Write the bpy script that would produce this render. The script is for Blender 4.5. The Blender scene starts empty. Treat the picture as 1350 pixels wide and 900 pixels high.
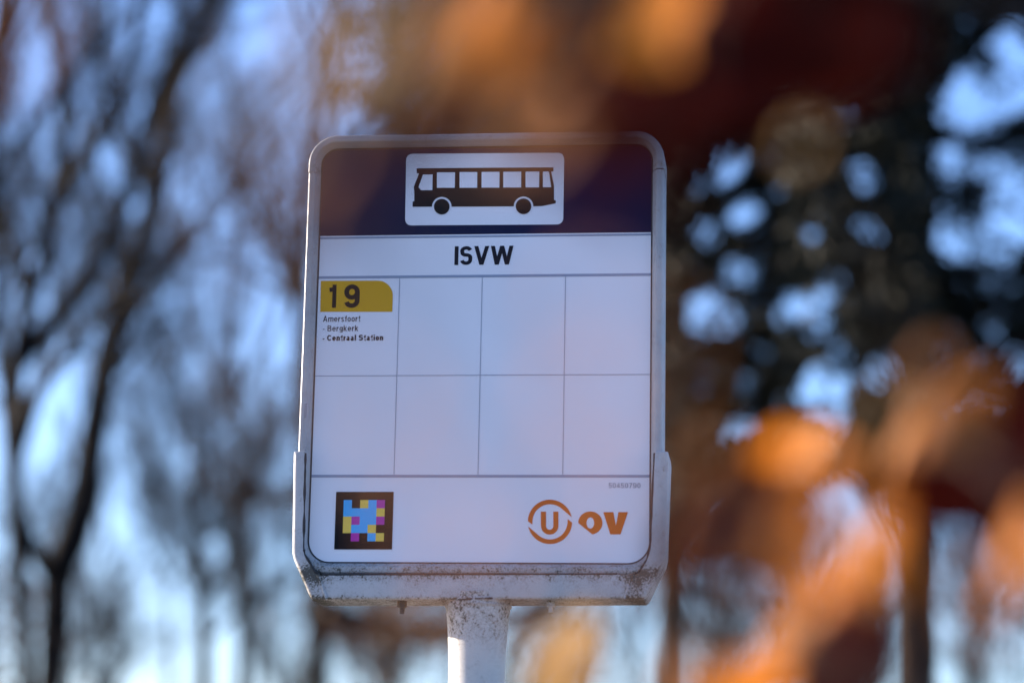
import bpy, bmesh, math, random
from mathutils import Vector, Matrix, Quaternion
random.seed(7)
S = bpy.context.scene
COL = S.collection
rad = math.radians

# ------------------------------------------------------------------ camera
ZS = 2.42                                        # height of the rule above the route grid
CAM = Vector((0.4288, -3.2662, ZS - 0.8102))
RIGHT = Vector((0.99341, 0.11310, 0.01845)); UP = Vector((0.00617, -0.21350, 0.97692)); BACK = Vector((0.11443, -0.97037, -0.21279))
FPX = 85 / 36 * 1350
cd = bpy.data.cameras.new('camera'); cam = bpy.data.objects.new('camera', cd); COL.objects.link(cam)
M3 = Matrix((RIGHT, UP, BACK)).transposed()
cam.matrix_world = Matrix.Translation(CAM) @ M3.to_4x4()
cd.lens = 85; cd.sensor_width = 36; cd.clip_start = 0.02; cd.clip_end = 3000
cd.dof.use_dof = True; cd.dof.focus_distance = 3.385; cd.dof.aperture_fstop = 1.8
S.camera = cam

# ------------------------------------------------------------------ sky, sun, exposure
SUN_EL = rad(14.0)
SUN_AZ = Vector((-0.97, 0.243)).normalized()     # towards the sun, on the ground plane
L = Vector((SUN_AZ.x * math.cos(SUN_EL), SUN_AZ.y * math.cos(SUN_EL), math.sin(SUN_EL)))
w = bpy.data.worlds.new('World'); S.world = w; w.use_nodes = True
nt = w.node_tree; bg = nt.nodes['Background']
sky = nt.nodes.new('ShaderNodeTexSky'); sky.sky_type = 'NISHITA'; sky.sun_disc = False
sky.sun_elevation = SUN_EL; sky.sun_rotation = math.atan2(SUN_AZ.x, SUN_AZ.y)
sky.air_density = 1.0; sky.dust_density = 1.0; sky.ozone_density = 4.8; sky.altitude = 0
tint = nt.nodes.new('ShaderNodeMix'); tint.data_type = 'RGBA'; tint.blend_type = 'MULTIPLY'; tint.inputs[0].default_value = 1.0
tint.inputs[7].default_value = (1.06, 0.96, 1.05, 1); nt.links.new(sky.outputs[0], tint.inputs[6])
nt.links.new(tint.outputs[2], bg.inputs[0]); bg.inputs[1].default_value = 0.14
sl = bpy.data.lights.new('sun', 'SUN'); sl.energy = 5.0; sl.angle = rad(0.53); sl.color = (1.0, 0.86, 0.70)
so = bpy.data.objects.new('sun', sl); COL.objects.link(so)
so.rotation_euler = (-L).to_track_quat('-Z', 'Y').to_euler()
S.view_settings.view_transform = 'Standard'; S.view_settings.look = 'None'
S.view_settings.exposure = 1.58; S.view_settings.gamma = 1.0
try:
    S.cycles.max_bounces = 6; S.cycles.transparent_max_bounces = 4
except Exception: pass

# ------------------------------------------------------------------ helpers
def ray(px, py):
    return (RIGHT * ((px - 675) / FPX) + UP * (-(py - 450) / FPX) - BACK)
def at(px, py, d):                               # point seen at a pixel of the 1350x900 photo, d metres in front of the lens
    return CAM + ray(px, py) * d
def P(px, py, y=0.0):                            # point of the sign plane (x, z) seen at a pixel
    r = ray(px, py); t = (y - CAM.y) / r.y
    q = CAM + r * t
    return (q.x, q.z)
def empty(name, loc=(0, 0, 0)):
    o = bpy.data.objects.new(name, None); COL.objects.link(o); o.location = loc; return o
def tag(o, label=None, cat=None, group=None, kind=None):
    if label: o['label'] = label
    if cat: o['category'] = cat
    if group: o['group'] = group
    if kind: o['kind'] = kind
    return o
def mesh_obj(name, verts, faces, mat, parent=None, smooth=False, origin=None):
    me = bpy.data.meshes.new(name)
    if parent is not None:                       # verts come in world coordinates; parents are only translated
        off = Vector((0, 0, 0)); p = parent
        while p is not None:
            off += Vector(p.location); p = p.parent
        verts = [(v[0] - off.x, v[1] - off.y, v[2] - off.z) for v in verts]
    elif origin is not None:
        verts = [(v[0] - origin[0], v[1] - origin[1], v[2] - origin[2]) for v in verts]
    me.from_pydata(verts, [], faces); me.update()
    o = bpy.data.objects.new(name, me); COL.objects.link(o)
    if origin is not None and parent is None: o.location = origin
    if parent is not None: o.parent = parent
    if mat: me.materials.append(mat)
    if smooth:
        me.polygons.foreach_set('use_smooth', [True] * len(me.polygons))
    return o
def fix_normals(o):
    bm = bmesh.new(); bm.from_mesh(o.data); bmesh.ops.recalc_face_normals(bm, faces=bm.faces); bm.to_mesh(o.data); bm.free(); return o
def sharp(o, deg=35):
    me = o.data
    me.polygons.foreach_set('use_smooth', [True] * len(me.polygons))
    me.set_sharp_from_angle(angle=rad(deg)); return o

# ------------------------------------------------------------------ materials
def mat(name, col, rough=0.5, spec=0.5, metal=0.0):
    m = bpy.data.materials.new(name); m.use_nodes = True
    b = m.node_tree.nodes['Principled BSDF']
    b.inputs['Base Color'].default_value = (*col, 1); b.inputs['Roughness'].default_value = rough
    b.inputs['Specular IOR Level'].default_value = spec; b.inputs['Metallic'].default_value = metal
    return m
class NB:                                        # tiny node builder
    def __init__(s, m): s.nt = m.node_tree; s.b = s.nt.nodes['Principled BSDF']
    def n(s, t, **k):
        x = s.nt.nodes.new(t)
        for a, v in k.items(): setattr(x, a, v)
        return x
    def l(s, a, b): s.nt.links.new(a, b)
    def coord(s, scale=(1, 1, 1)):
        c = s.n('ShaderNodeTexCoord'); mp = s.n('ShaderNodeMapping'); mp.inputs['Scale'].default_value = scale
        s.l(c.outputs['Object'], mp.inputs['Vector']); return mp.outputs[0]
    def noise(s, co, scale, detail=4, rough=0.6):
        x = s.n('ShaderNodeTexNoise'); x.inputs['Scale'].default_value = scale; x.inputs['Detail'].default_value = detail
        x.inputs['Roughness'].default_value = rough; s.l(co, x.inputs['Vector']); return x.outputs['Fac']
    def math(s, op, a, b=None, clamp=False):
        x = s.n('ShaderNodeMath', operation=op, use_clamp=clamp)
        for i, v in enumerate((a, b)):
            if v is None: continue
            if isinstance(v, (int, float)): x.inputs[i].default_value = v
            else: s.l(v, x.inputs[i])
        return x.outputs[0]
    def ramp(s, f, lo, hi, a=0.0, b=1.0):
        x = s.n('ShaderNodeMapRange', interpolation_type='SMOOTHSTEP'); s.l(f, x.inputs['Value'])
        x.inputs['From Min'].default_value = lo; x.inputs['From Max'].default_value = hi
        x.inputs['To Min'].default_value = a; x.inputs['To Max'].default_value = b; return x.outputs[0]
    def mix(s, f, a, b):
        x = s.n('ShaderNodeMix', data_type='RGBA')
        if isinstance(f, (int, float)): x.inputs[0].default_value = f
        else: s.l(f, x.inputs[0])
        for i, v in ((6, a), (7, b)):
            if isinstance(v, tuple): x.inputs[i].default_value = (*v, 1)
            else: s.l(v, x.inputs[i])
        return x.outputs[2]
    def bump(s, f, strength, dist):
        x = s.n('ShaderNodeBump'); x.inputs['Strength'].default_value = strength; x.inputs['Distance'].default_value = dist
        s.l(f, x.inputs['Height']); s.l(x.outputs[0], s.b.inputs['Normal'])

def painted(name, base, amount, grime_fn=None, speck=380, rough=0.42):
    """old white paint: blotches, dark specks and lichen where grime_fn says dirt collects"""
    m = mat(name, base, rough); N = NB(m)
    co = N.coord()
    big = N.noise(co, 22, 5, 0.65); fine = N.noise(co, speck, 3, 0.7); mid = N.noise(co, 85, 4, 0.7)
    g = grime_fn(N) if grime_fn else 0.0
    s1 = N.math('ADD', N.math('MULTIPLY', fine, 0.7), N.math('MULTIPLY', mid, 0.42))
    s1 = N.math('ADD', s1, N.math('MULTIPLY', big, 0.25))
    thr = N.math('ADD', s1, g if g != 0.0 else 0.0)
    black = N.ramp(thr, 0.86 - amount * 0.1, 0.93 - amount * 0.1, 0, 0.9)
    brown = N.ramp(thr, 0.70 - amount * 0.1, 0.92 - amount * 0.1, 0, 0.55)
    tint = N.mix(N.ramp(big, 0.35, 0.7), base, tuple(c * k for c, k in zip(base, (0.86, 0.87, 0.9))))
    c = N.mix(brown, tint, (0.20, 0.17, 0.12))
    c = N.mix(black, c, (0.055, 0.050, 0.038))
    N.l(c, N.b.inputs['Base Color'])
    N.l(N.ramp(thr, 0.6, 0.95, rough, 0.9), N.b.inputs['Roughness'])
    N.bump(s1, 0.25, 0.0006)
    return m
def sep(N, i):
    c = N.n('ShaderNodeTexCoord'); x = N.n('ShaderNodeSeparateXYZ'); N.l(c.outputs['Object'], x.inputs[0]); return x.outputs[i]
def near(N, v, at_, width, amt):                 # amt at v == at_, fading to 0 over width
    d = N.math('ABSOLUTE', N.math('SUBTRACT', v, at_))
    return N.ramp(d, 0.0, width, amt, 0.0)

ROOT_Z = 0.0                                     # sign root stands at ground, so object z = world z
def grime_bracket(N):
    z = sep(N, 2); x = N.math('ABSOLUTE', sep(N, 0))
    a = near(N, z, ZS - 0.418, 0.022, 0.17)
    b = near(N, z, ZS - 0.4555, 0.008, 0.15)
    c = N.math('MULTIPLY', near(N, x, 0.222, 0.030, 0.16), N.ramp(z, ZS - 0.40, ZS - 0.425))
    e = near(N, x, 0.043, 0.010, 0.08)
    return N.math('ADD', N.math('ADD', N.math('MAXIMUM', a, b), c), N.math('MULTIPLY', e, N.ramp(z, ZS - 0.43, ZS - 0.45)))
def grime_frame(N):
    z = sep(N, 2)
    a = near(N, z, ZS - 0.412, 0.030, 0.13)
    b = near(N, z, ZS + 0.155, 0.010, 0.12)
    return N.math('MAXIMUM', a, b)
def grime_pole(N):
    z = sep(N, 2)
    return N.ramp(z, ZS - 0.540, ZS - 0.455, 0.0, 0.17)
M_frame = painted('frame paint', (0.41, 0.40, 0.395), 0.0, grime_frame)
M_bracket = painted('bracket paint', (0.47, 0.45, 0.44), 0.1, grime_bracket)
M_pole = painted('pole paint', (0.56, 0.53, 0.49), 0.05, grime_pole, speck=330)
M_weld = painted('weld', (0.50, 0.48, 0.46), 0.2, lambda N: 0.12)
M_rust = mat('rusty bolt', (0.085, 0.065, 0.05), 0.65, metal=0.2)
M_gasket_shade = mat('black gasket and gap shade', (0.02, 0.02, 0.022), 0.7)  # gasket, and the black of the shaded bracket gaps and weld crack
def vinyl(name, col, rough=0.45, spec=0.12):
    m = mat(name, col, rough, spec); N = NB(m); co = N.coord()
    n1 = N.noise(co, 9, 3, 0.5); n2 = N.noise(co, 420, 2, 0.6)
    dust = N.math('ADD', N.ramp(n1, 0.35, 0.75, 0, 0.02), N.ramp(n2, 0.70, 0.78, 0, 0.22))
    N.l(N.mix(dust, col, tuple(0.55 * c + 0.08 for c in col)), N.b.inputs['Base Color'])
    N.l(N.ramp(n1, 0.3, 0.7, rough - 0.05, rough + 0.1), N.b.inputs['Roughness'])
    N.bump(N.noise(co, 14, 2, 0.4), 0.15, 0.002)
    return m
M_white = vinyl('white vinyl', (0.82, 0.80, 0.83), spec=0.3)
M_navy = vinyl('navy vinyl', (0.003, 0.007, 0.040))
M_black = vinyl('black print', (0.008, 0.008, 0.009), spec=0.08)
M_ink = mat('dark print', (0.010, 0.010, 0.018), 0.5, 0.1)
M_rule = mat('blue grey rule', (0.26, 0.30, 0.39), 0.4)
M_thin = mat('fine grey rule', (0.33, 0.35, 0.42), 0.4)
M_code = mat('grey print', (0.12, 0.15, 0.22), 0.4)
M_yellow = vinyl('yellow vinyl', (0.68, 0.35, 0.010))
M_logo = vinyl('orange brown vinyl', (0.62, 0.115, 0.012))
M_cyan = mat('cyan print', (0.0, 0.40, 0.80), 0.4)
M_mag = mat('magenta print', (0.45, 0.0, 0.32), 0.4)
M_yel = mat('yellow print', (0.85, 0.56, 0.06), 0.4)

# ------------------------------------------------------------------ ground
def build_ground():
    m = mat('leaf strewn grass', (0.06, 0.06, 0.03), 0.95, 0.1); N = NB(m); co = N.coord()
    a = N.noise(co, 1.3, 6, 0.65); b = N.noise(co, 22, 5, 0.7)
    c = N.mix(N.ramp(a, 0.4, 0.6), (0.045, 0.065, 0.018), (0.10, 0.065, 0.032))
    c = N.mix(N.ramp(b, 0.5, 0.7), c, (0.16, 0.085, 0.035))
    N.l(c, N.b.inputs['Base Color']); N.bump(b, 0.6, 0.03)
    xs = [-2500, -600, -200] + [i * 4 for i in range(-20, 21)] + [200, 600, 2500]
    ys = [-2500, -600, -150] + [i * 4 for i in range(-10, 26)] + [250, 700, 2500]
    vs, fs = [], []
    for j, y in enumerate(ys):
        for i, x in enumerate(xs):
            r = math.hypot(x, y)
            h = 0.0 if r < 8 else 0.22 * math.sin(x * 0.13 + 1) * math.cos(y * 0.11) * min(1, (r - 8) / 20)
            if r > 300: h = -0.3
            vs.append((x, y, h))
    W = len(xs)
    for j in range(len(ys) - 1):
        for i in range(W - 1):
            fs.append((j * W + i, j * W + i + 1, (j + 1) * W + i + 1, (j + 1) * W + i))
    o = mesh_obj('ground', vs, fs, m, smooth=True); tag(o, 'grass verge strewn with brown leaves', kind='structure')
build_ground()
def build_paving():
    m = mat('pale concrete paving', (0.26, 0.25, 0.235), 0.85, 0.2); N = NB(m); co = N.coord()
    br = N.n('ShaderNodeTexBrick'); br.inputs['Scale'].default_value = 1.0; br.inputs['Brick Width'].default_value = 0.6; br.inputs['Row Height'].default_value = 0.3
    br.inputs['Mortar Size'].default_value = 0.006; br.inputs['Color1'].default_value = (0.28, 0.27, 0.255, 1); br.inputs['Color2'].default_value = (0.23, 0.225, 0.215, 1); br.inputs['Mortar'].default_value = (0.16, 0.15, 0.13, 1)
    N.l(co, br.inputs['Vector']); n = N.noise(co, 3, 6, 0.65)
    N.l(N.mix(N.ramp(n, 0.4, 0.75, 0, 0.35), br.outputs['Color'], (0.17, 0.16, 0.14)), N.b.inputs['Base Color']); N.bump(br.outputs['Fac'], 0.4, 0.004)
    def slab(name, x0, y0, x1, y1, z0, z1, m_):
        vs = [(x, y, z) for z in (z0, z1) for x, y in ((x0, y0), (x1, y0), (x1, y1), (x0, y1))]
        return mesh_obj(name, vs, [(3, 2, 1, 0), (4, 5, 6, 7)] + [(i, (i + 1) % 4, 4 + (i + 1) % 4, 4 + i) for i in range(4)], m_)
    tag(slab('bounce_pavement', -30, -11.0, 30, 1.1, -0.25, 0.03, m), 'unseen grey concrete slabs added to bounce light onto the sign', kind='structure')  # out of view, added so sunlit concrete brightens the shaded sign face
    tag(slab('pavement_edging', -30, 1.102, 30, 1.2, -0.25, 0.045, mat('kerb concrete', (0.36, 0.35, 0.33), 0.9)), 'concrete edging along the back of the added slabs', kind='structure')
    tag(slab('planting_bed', 0.35, -3.2, 2.2, -1.5, -0.1, 0.05, mat('dark bed soil', (0.05, 0.035, 0.025), 0.95, 0.1)), 'bed of dark soil with a young beech', kind='structure')
build_paving()

# ------------------------------------------------------------------ the bus stop sign
XC = 0.0015
root = empty('bus_stop_sign', (0, 0, 0))
tag(root, 'white framed bus stop sign with navy top and bus pictogram on a white pole', 'bus stop sign')

def round_rect(x0, z0, x1, z1, r, n=8, rt=None):
    rt = r if rt is None else rt
    pts = []
    for cx, cz, a0, rr in ((x1 - rt, z1 - rt, 0, rt), (x0 + rt, z1 - rt, 90, rt), (x0 + r, z0 + r, 180, r), (x1 - r, z0 + r, 270, r)):
        for k in range(n + 1):
            a = rad(a0 + 90 * k / n); pts.append((cx + rr * math.cos(a), cz + rr * math.sin(a)))
    return pts                                   # counter-clockwise
def plate(name, pts, y_front, thick, m, parent):
    """flat plate facing the viewer (-y) with real thickness; pts are (x, z)"""
    n = len(pts)
    vs = [(x, y_front, z) for x, z in pts] + [(x, y_front + thick, z) for x, z in pts]
    fs = [tuple(range(n)), tuple(range(2 * n - 1, n - 1, -1))]
    fs += [(i, i + n, (i + 1) % n + n, (i + 1) % n) for i in range(n)]
    return fix_normals(mesh_obj(name, vs, fs, m, parent))
X0, X1, Z0, Z1 = -0.2340, 0.2372, ZS - 0.4035, ZS + 0.1880
RC, RT = 0.030, 0.024
LY = 0.0004                                      # thickness of one printed layer
# panel box (front and back face of the lit case)
panel = plate('panel', round_rect(X0 - 0.003, Z0 - 0.003, X1 + 0.003, Z1 + 0.003, RC, 8, RT), 0.0, 0.044, M_white, root)

# frame: an extruded aluminium profile swept round the panel, in an upper and a lower length
PROF = [(0.0003, 0.0006), (0.0012, -0.0015), (0.0060, -0.0112), (0.0070, -0.0130), (0.0086, -0.0137), (0.0128, -0.0137),
        (0.0148, -0.0132), (0.0162, -0.0118), (0.0170, -0.0095), (0.0173, -0.0060), (0.0173, 0.052), (0.0150, 0.057), (0.0003, 0.057)]
def edge_path(z_cut_l, z_cut_r, upper):
    """panel edge points with outward normals"""
    out = []
    def arc(cx, cz, r, a0, a1, n=12):
        for k in range(n + 1):
            a = rad(a0 + (a1 - a0) * k / n); out.append((cx + r * math.cos(a), cz + r * math.sin(a), math.cos(a), math.sin(a)))
    if upper:
        out.append((X1, z_cut_r, 1, 0)); arc(X1 - RT, Z1 - RT, RT, 0, 90)
        for k in range(1, 6): out.append((X1 - RT + (X0 - X1 + 2 * RT) * k / 6, Z1, 0, 1))
        arc(X0 + RT, Z1 - RT, RT, 90, 180); out.append((X0, z_cut_l, -1, 0))
    else:
        out.append((X0, z_cut_l, -1, 0))
        for k in range(1, 6): out.append((X0, z_cut_l + (Z0 + RC - z_cut_l) * k / 6, -1, 0))
        arc(X0 + RC, Z0 + RC, RC, 180, 270); arc(X1 - RC, Z0 + RC, RC, 270, 360)
        for k in range(1, 6): out.append((X1, Z0 + RC + (z_cut_r - Z0 - RC) * k / 6, 1, 0))
        out.append((X1, z_cut_r, 1, 0))
    return out
def sweep(name, path, prof, m, grow=0.0):
    vs, fs = [], []; k = len(prof)
    for x, z, nx, nz in path:
        for n_, y in prof:
            g = grow if n_ > 0.001 else 0
            vs.append((x + nx * (n_ + g), y - (g if y < 0 else 0), z + nz * (n_ + g)))
    for i in range(len(path) - 1):
        for j in range(k):
            fs.append((i * k + j, i * k + (j + 1) % k, (i + 1) * k + (j + 1) % k, (i + 1) * k + j))
    fs.append(tuple(range(k))); fs.append(tuple(range((len(path) - 1) * k, len(path) * k)))
    return sharp(fix_normals(mesh_obj(name, vs, fs, m, root)), 30)
ZL, ZR = ZS + 0.1515, ZS + 0.1495
up_ = sweep('frame_top', edge_path(ZL, ZR, True), PROF, M_frame, 0.0005)
lo_ = sweep('frame_rail', edge_path(ZL - 0.0011, ZR - 0.0013, False), PROF, M_frame)
gk = sweep('gasket', edge_path(ZL, ZR, True), [(-0.0012, -0.0006), (0.0008, -0.0022), (0.0010, 0.001), (-0.0012, 0.001)], M_gasket_shade)
gk2 = sweep('gasket', edge_path(ZL, ZR, False), [(-0.0010, -0.0005), (0.0007, -0.0018), (0.0010, 0.001), (-0.0010, 0.001)], M_gasket_shade)

# printed face ------------------------------------------------------
def line(px0, py0, px1, py1): return P(px0, py0), P(px1, py1)
ZB = ZS + 0.0608
navy = plate('navy_field', [p for p in round_rect(X0, ZB, X1, Z1 - 0.0004, 0.0, 8, RT - 0.001)][:18] + [(X0, ZB), (X1, ZB)], -LY, LY * 0.9, M_navy, root)
# pictogram: coordinates measured on the photo, 5.625 units to the pixel
def bz(x, y): return P(520 + x / 5.625, 190 + y / 5.625)
def plate_px(name, f, pts, layer, m, parent): return plate(name, [f(*p) for p in pts], -LY * layer, LY * 0.9, m, parent)
def rr_px(x0, y0, x1, y1, r, skew=0, n=8):
    pts = []
    for cx, cy, a0 in ((x1 - r, y0 + r, -90), (x1 - r, y1 - r, 0), (x0 + r, y1 - r, 90), (x0 + r, y0 + r, 180)):
        for k in range(n + 1):
            a = rad(a0 + 90 * k / n); pts.append((cx + r * math.cos(a), cy + r * math.sin(a)))
    return pts
picto = plate_px('pictogram_plate', lambda x, y: bz(x - (y - 70) * 0.0165, y + 3 - (x - 80) * 0.0065), rr_px(88, 70, 1260, 601, 46), 2, M_white, root)
def arc_px(cx, cy, r, a0, a1, n=12):
    return [(cx + r * math.cos(rad(a0 + (a1 - a0) * k / n)), cy + r * math.sin(rad(a0 + (a1 - a0) * k / n))) for k in range(n + 1)]
body = [(166, 181), (1180, 174), (1180, 204), (1163, 205), (1184, 310), (1184, 418), (1197, 418), (1197, 440), (1095, 461)]
body += arc_px(958, 463, 73, 0, -180) + arc_px(352, 466, 73, 0, -180)
body += [(135, 467), (135, 428), (148, 425), (148, 348), (143, 320), (183, 219), (166, 218)]
bus = plate_px('bus_symbol', bz, body, 3, M_black, picto)
for wn in ([(213, 228), (284, 228), (282, 344), (198, 344), (180, 322)], [(316, 212), (450, 212), (448, 326), (316, 326)],
           [(484, 210), (615, 210), (614, 326), (484, 326)], [(647, 209), (780, 208), (779, 325), (647, 325)],
           [(808, 208), (941, 207), (940, 324), (808, 324)], [(973, 207), (1075, 206), (1073, 323), (973, 323)],
           [(1102, 206), (1147, 206), (1163, 322), (1102, 322)]):
    plate_px('bus_window', bz, wn, 4, M_white, picto)
for cx, cy in ((352, 466), (958, 463)):
    plate_px('bus_wheel', bz, arc_px(cx, cy, 58, 0, 345, 23), 4, M_black, picto)

# rules of the grid
A, B = 0.1172, 0.1417
def rule(name, x0, z0, x1, z1, m): return plate(name, [(x0, z0), (x1, z0), (x1, z1), (x0, z1)], -LY, LY * 0.9, m, root)
XL, XR = X0 + 0.001, X1 - 0.001
rule('rule', XL, ZS + 0.0562, XR, ZS + 0.0588, M_rule)
rule('rule', XL, ZS - 0.0019, XR, ZS + 0.0019, M_rule)
rule('rule', XL, ZS - 2 * B - 0.0019, XR, ZS - 2 * B + 0.0019, M_rule)
rule('rule', XL, ZS - B - 0.0006, XR, ZS - B + 0.0006, M_thin)
for k in (-1, 0, 1):
    rule('rule', k * A - 0.00055, ZS - B + 0.0007, k * A + 0.00055, ZS - 0.0020, M_thin)
    rule('rule', k * A - 0.00055, ZS - 2 * B + 0.0020, k * A + 0.00055, ZS - B - 0.0007, M_thin)

# lettering: a grotesque drawn as strokes, every glyph a set of centre lines in a box one cap height tall
def ell(cx, cy, rx, ry, a0, a1, n=14):
    return [(cx + rx * math.cos(rad(a0 + (a1 - a0) * k / n)), cy + ry * math.sin(rad(a0 + (a1 - a0) * k / n))) for k in range(n + 1)]
XH = 0.73                                        # x height
def glyph(ch, s):
    """advance width and centre lines; s = stroke width, all in cap heights"""
    h = s / 2; x, c = XH - h, 1 - h
    bowl = ell(.23, XH / 2, .23 - h, XH / 2 - h, 0, 360, 20)
    G = {
        'I': (s, [[(h, 0), (h, 1)]]),
        'V': (.72, ['d', (.10, 1, .36, 0), (.62, 1, .36, 0)]),
        'W': (1.06, ['d', (h, 1, .29, 0), (.53, 1, .29, 0), (.53, 1, .77, 0), (1.06 - h, 1, .77, 0)]),
        'S': (.58, [ell(.29, .735, .29 - h, .265 - h, 18, 180, 10) + [(h + .01, .70)] + ell(.29, .66, .28 - h, .13, 200, 262, 4) + ell(.29, .40, .29 - h, .13, 78, 12, 4) + ell(.29, .275, .29 - h, .275 - h, 5, -168, 11)]),
        'A': (.62, ['d', (h, 0, .31, 1), (.62 - h, 0, .31, 1), [(.15, .30), (.47, .30)]]),
        'B': (.56, [[(h, h), (h, c), (.32, c)] + ell(.31, .755, .22 - h, .245 - h, 80, -80, 8) + [(h, .51)], [(h, .51), (.33, .51)] + ell(.32, .265, .24 - h, .265 - h, 80, -80, 8) + [(h, h)]]),
        'C': (.60, [ell(.31, .5, .31 - h, .5 - h, 38, 322, 18)]),
        'a': (.46, [ell(.22, XH - .20, .19 - h, .20 - h, 160, 0, 7) + [(.44 - h, .14), (.47 - h, 0)], [(.44 - h, .44)] + ell(.21, .215, .21 - h, .215 - h, 75, 285, 9) + [(.44 - h, .14)]]),
        'e': (.48, [[(h, XH * .5), (.48 - h, XH * .5)] + ell(.24, XH / 2, .24 - h, XH / 2 - h, 8, 318, 16)]),
        'o': (.46, [bowl]),
        'g': (.47, [ell(.22, XH / 2 + .02, .22 - h, XH / 2 - h - .02, 0, 360, 18), [(.46 - h, XH), (.46 - h, -.06)] + ell(.22, -.07, .24 - h, .18 - h, 0, -150, 8)]),
        'm': (.74, [[(h, 0), (h, XH)], [(h, XH * .62)] + ell(.22, XH - .20, .17, .20 - h, 150, 0, 7) + [(.37 + h * .4, 0)], [(.37 + h * .4, XH * .62)] + ell(.56, XH - .20, .18 - h * .6, .20 - h, 150, 0, 7) + [(.74 - h, 0)]]),
        'n': (.46, [[(h, 0), (h, XH)], [(h, XH * .62)] + ell(.25, XH - .21, .21 - h, .21 - h, 150, 0, 7) + [(.46 - h, 0)]]),
        'r': (.29, [[(h, 0), (h, XH)], [(h, XH * .55)] + ell(.28, XH - .24, .22 - h, .24 - h, 165, 85, 5)]),
        's': (.40, [ell(.2, XH * .745, .2 - h, XH * .255 - h, 22, 205, 9) + ell(.2, XH * .255, .2 - h, XH * .255 - h, 55, -158, 10)]),
        'f': (.28, [[(.11 + h, 0), (.11 + h, .82)] + ell(.28 + h * .3, .84, .17 - h * .7, .16 - h, 180, 92, 5), [(0, XH - h), (.28, XH - h)]]),
        't': (.28, [[(.09 + h, .93), (.09 + h, .14)] + ell(.26, .15, .17 - h, .15 - h, 185, 275, 5), [(0, XH - h), (.27, XH - h)]]),
        'k': (.46, [[(h, 0), (h, 1)], [(h, .24), (.43 - h, XH)], [(.18, .40), (.46 - h, 0)]]),
        'l': (s, [[(h, 0), (h, 1)]]),
        'i': (s, [[(h, 0), (h, XH)], [(h, .86), (h, 1)]]),
        '-': (.24, [[(0, .33), (.24, .33)]]), ' ': (.16, []),
        '1': (.40, [[(.36 - h, 0), (.36 - h, 1)], [(.36 - h, .93), (.24, .80), (.02, .77)]]),
        '9': (.62, [ell(.31, .675, .31 - h, .325 - h, 0, 360, 22), [(.62 - h, .675), (.62 - h, .33)] + ell(.31, .30, .31 - h, .30 - h, 0, -165, 12)]),
        '0': (.54, [ell(.27, .5, .27 - h, .5 - h, 0, 360, 22)]),
        '4': (.58, [[(.44 - h, 0), (.44 - h, .97), (h * 1.1, .27), (.58, .27)]]),
        '5': (.54, [[(.49, c), (.10, c), (.07, .52)] + ell(.26, .32, .28 - h, .32 - h, 130, -160, 14)]),
        '7': (.52, [[(0, c), (.52 - h, c), (.18, 0)]]),
    }
    return G[ch]
def ribbon(pts, w, closed):
    """mitred band along a centre line -> (left points, right points)"""
    q = [Vector(p) for p in pts]; out = []
    q = [p for i, p in enumerate(q) if i == 0 or (p - q[i - 1]).length > 1e-6]
    n = len(q); Ls, Rs = [], []
    for i in range(n):
        a = q[i - 1] if i > 0 else (q[n - 2] if closed else None); b = q[i + 1] if i < n - 1 else (q[1] if closed else None)
        d1 = (q[i] - a).normalized() if a is not None else None; d2 = (b - q[i]).normalized() if b is not None else None
        d1 = d1 or d2; d2 = d2 or d1
        n1, n2 = Vector((-d1.y, d1.x)), Vector((-d2.y, d2.x)); m_ = n1 + n2
        m_ = m_.normalized() if m_.length > 1e-6 else n1
        m_ = m_ / max(0.38, m_.dot(n1)); Ls.append(q[i] + m_ * w / 2); Rs.append(q[i] - m_ * w / 2)
    return Ls, Rs
def lettering(name, body, box, layer, m, parent, stroke=0.14, gap=0.10, cap=None):
    """text fitted to a pixel box (x0, cap top, x1, baseline) on the sign face, each stroke with real thickness"""
    lines = []; x = 0
    for ch in body:
        wd, ls = glyph(ch, stroke)
        for l_ in ls:
            if l_ == 'd': continue
            lines.append((l_[0] + x, l_[1], l_[2] + x, l_[3]) if isinstance(l_, tuple) else [(px + x, py) for px, py in l_])
        x += wd + gap
    total = x - gap
    x0, t, x1, b = box; xm, ym = (x0 + x1) / 2, (t + b) / 2
    (wx0, z0), (wx1, z1) = P(x0, ym), P(x1, ym); (xt, zt_), (xb, zb) = P(xm, t), P(xm, b)
    def put(v): return (wx0 + (wx1 - wx0) * v.x / total, zb + (zt_ - zb) * v.y + (z1 - z0) * 0)
    vs, fs = [], []
    for k, l_ in enumerate(lines):
        if isinstance(l_, tuple):                # slanted stem with level ends
            hw = stroke * 0.53; sg = 1 if l_[1] < l_[3] else -1
            Ls = [Vector((l_[0] - sg * hw, l_[1])), Vector((l_[2] - sg * hw, l_[3]))]; Rs = [Vector((l_[0] + sg * hw, l_[1])), Vector((l_[2] + sg * hw, l_[3]))]
        else:
            Ls, Rs = ribbon(l_, stroke, math.dist(l_[0], l_[-1]) < 1e-6)
        n = len(Ls); yf = -LY * layer - 0.000012 * (k % 9)
        o = len(vs)
        for pl, pr in zip(Ls, Rs):
            for q in (pl, pr): xx, zz = put(q); vs += [(xx, yf, zz), (xx, -LY * (layer - 1) - 0.00004, zz)]
        for i in range(n - 1):
            a = o + 4 * i; c = a + 4
            fs += [(a, c, c + 2, a + 2), (a + 1, a + 3, c + 3, c + 1), (a, a + 1, c + 1, c), (a + 2, c + 2, c + 3, a + 3)]
        fs += [(o, o + 2, o + 3, o + 1), (o + 4 * n - 4, o + 4 * n - 3, o + 4 * n - 1, o + 4 * n - 2)]
    return fix_normals(mesh_obj(name, vs, fs, m, parent))
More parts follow.
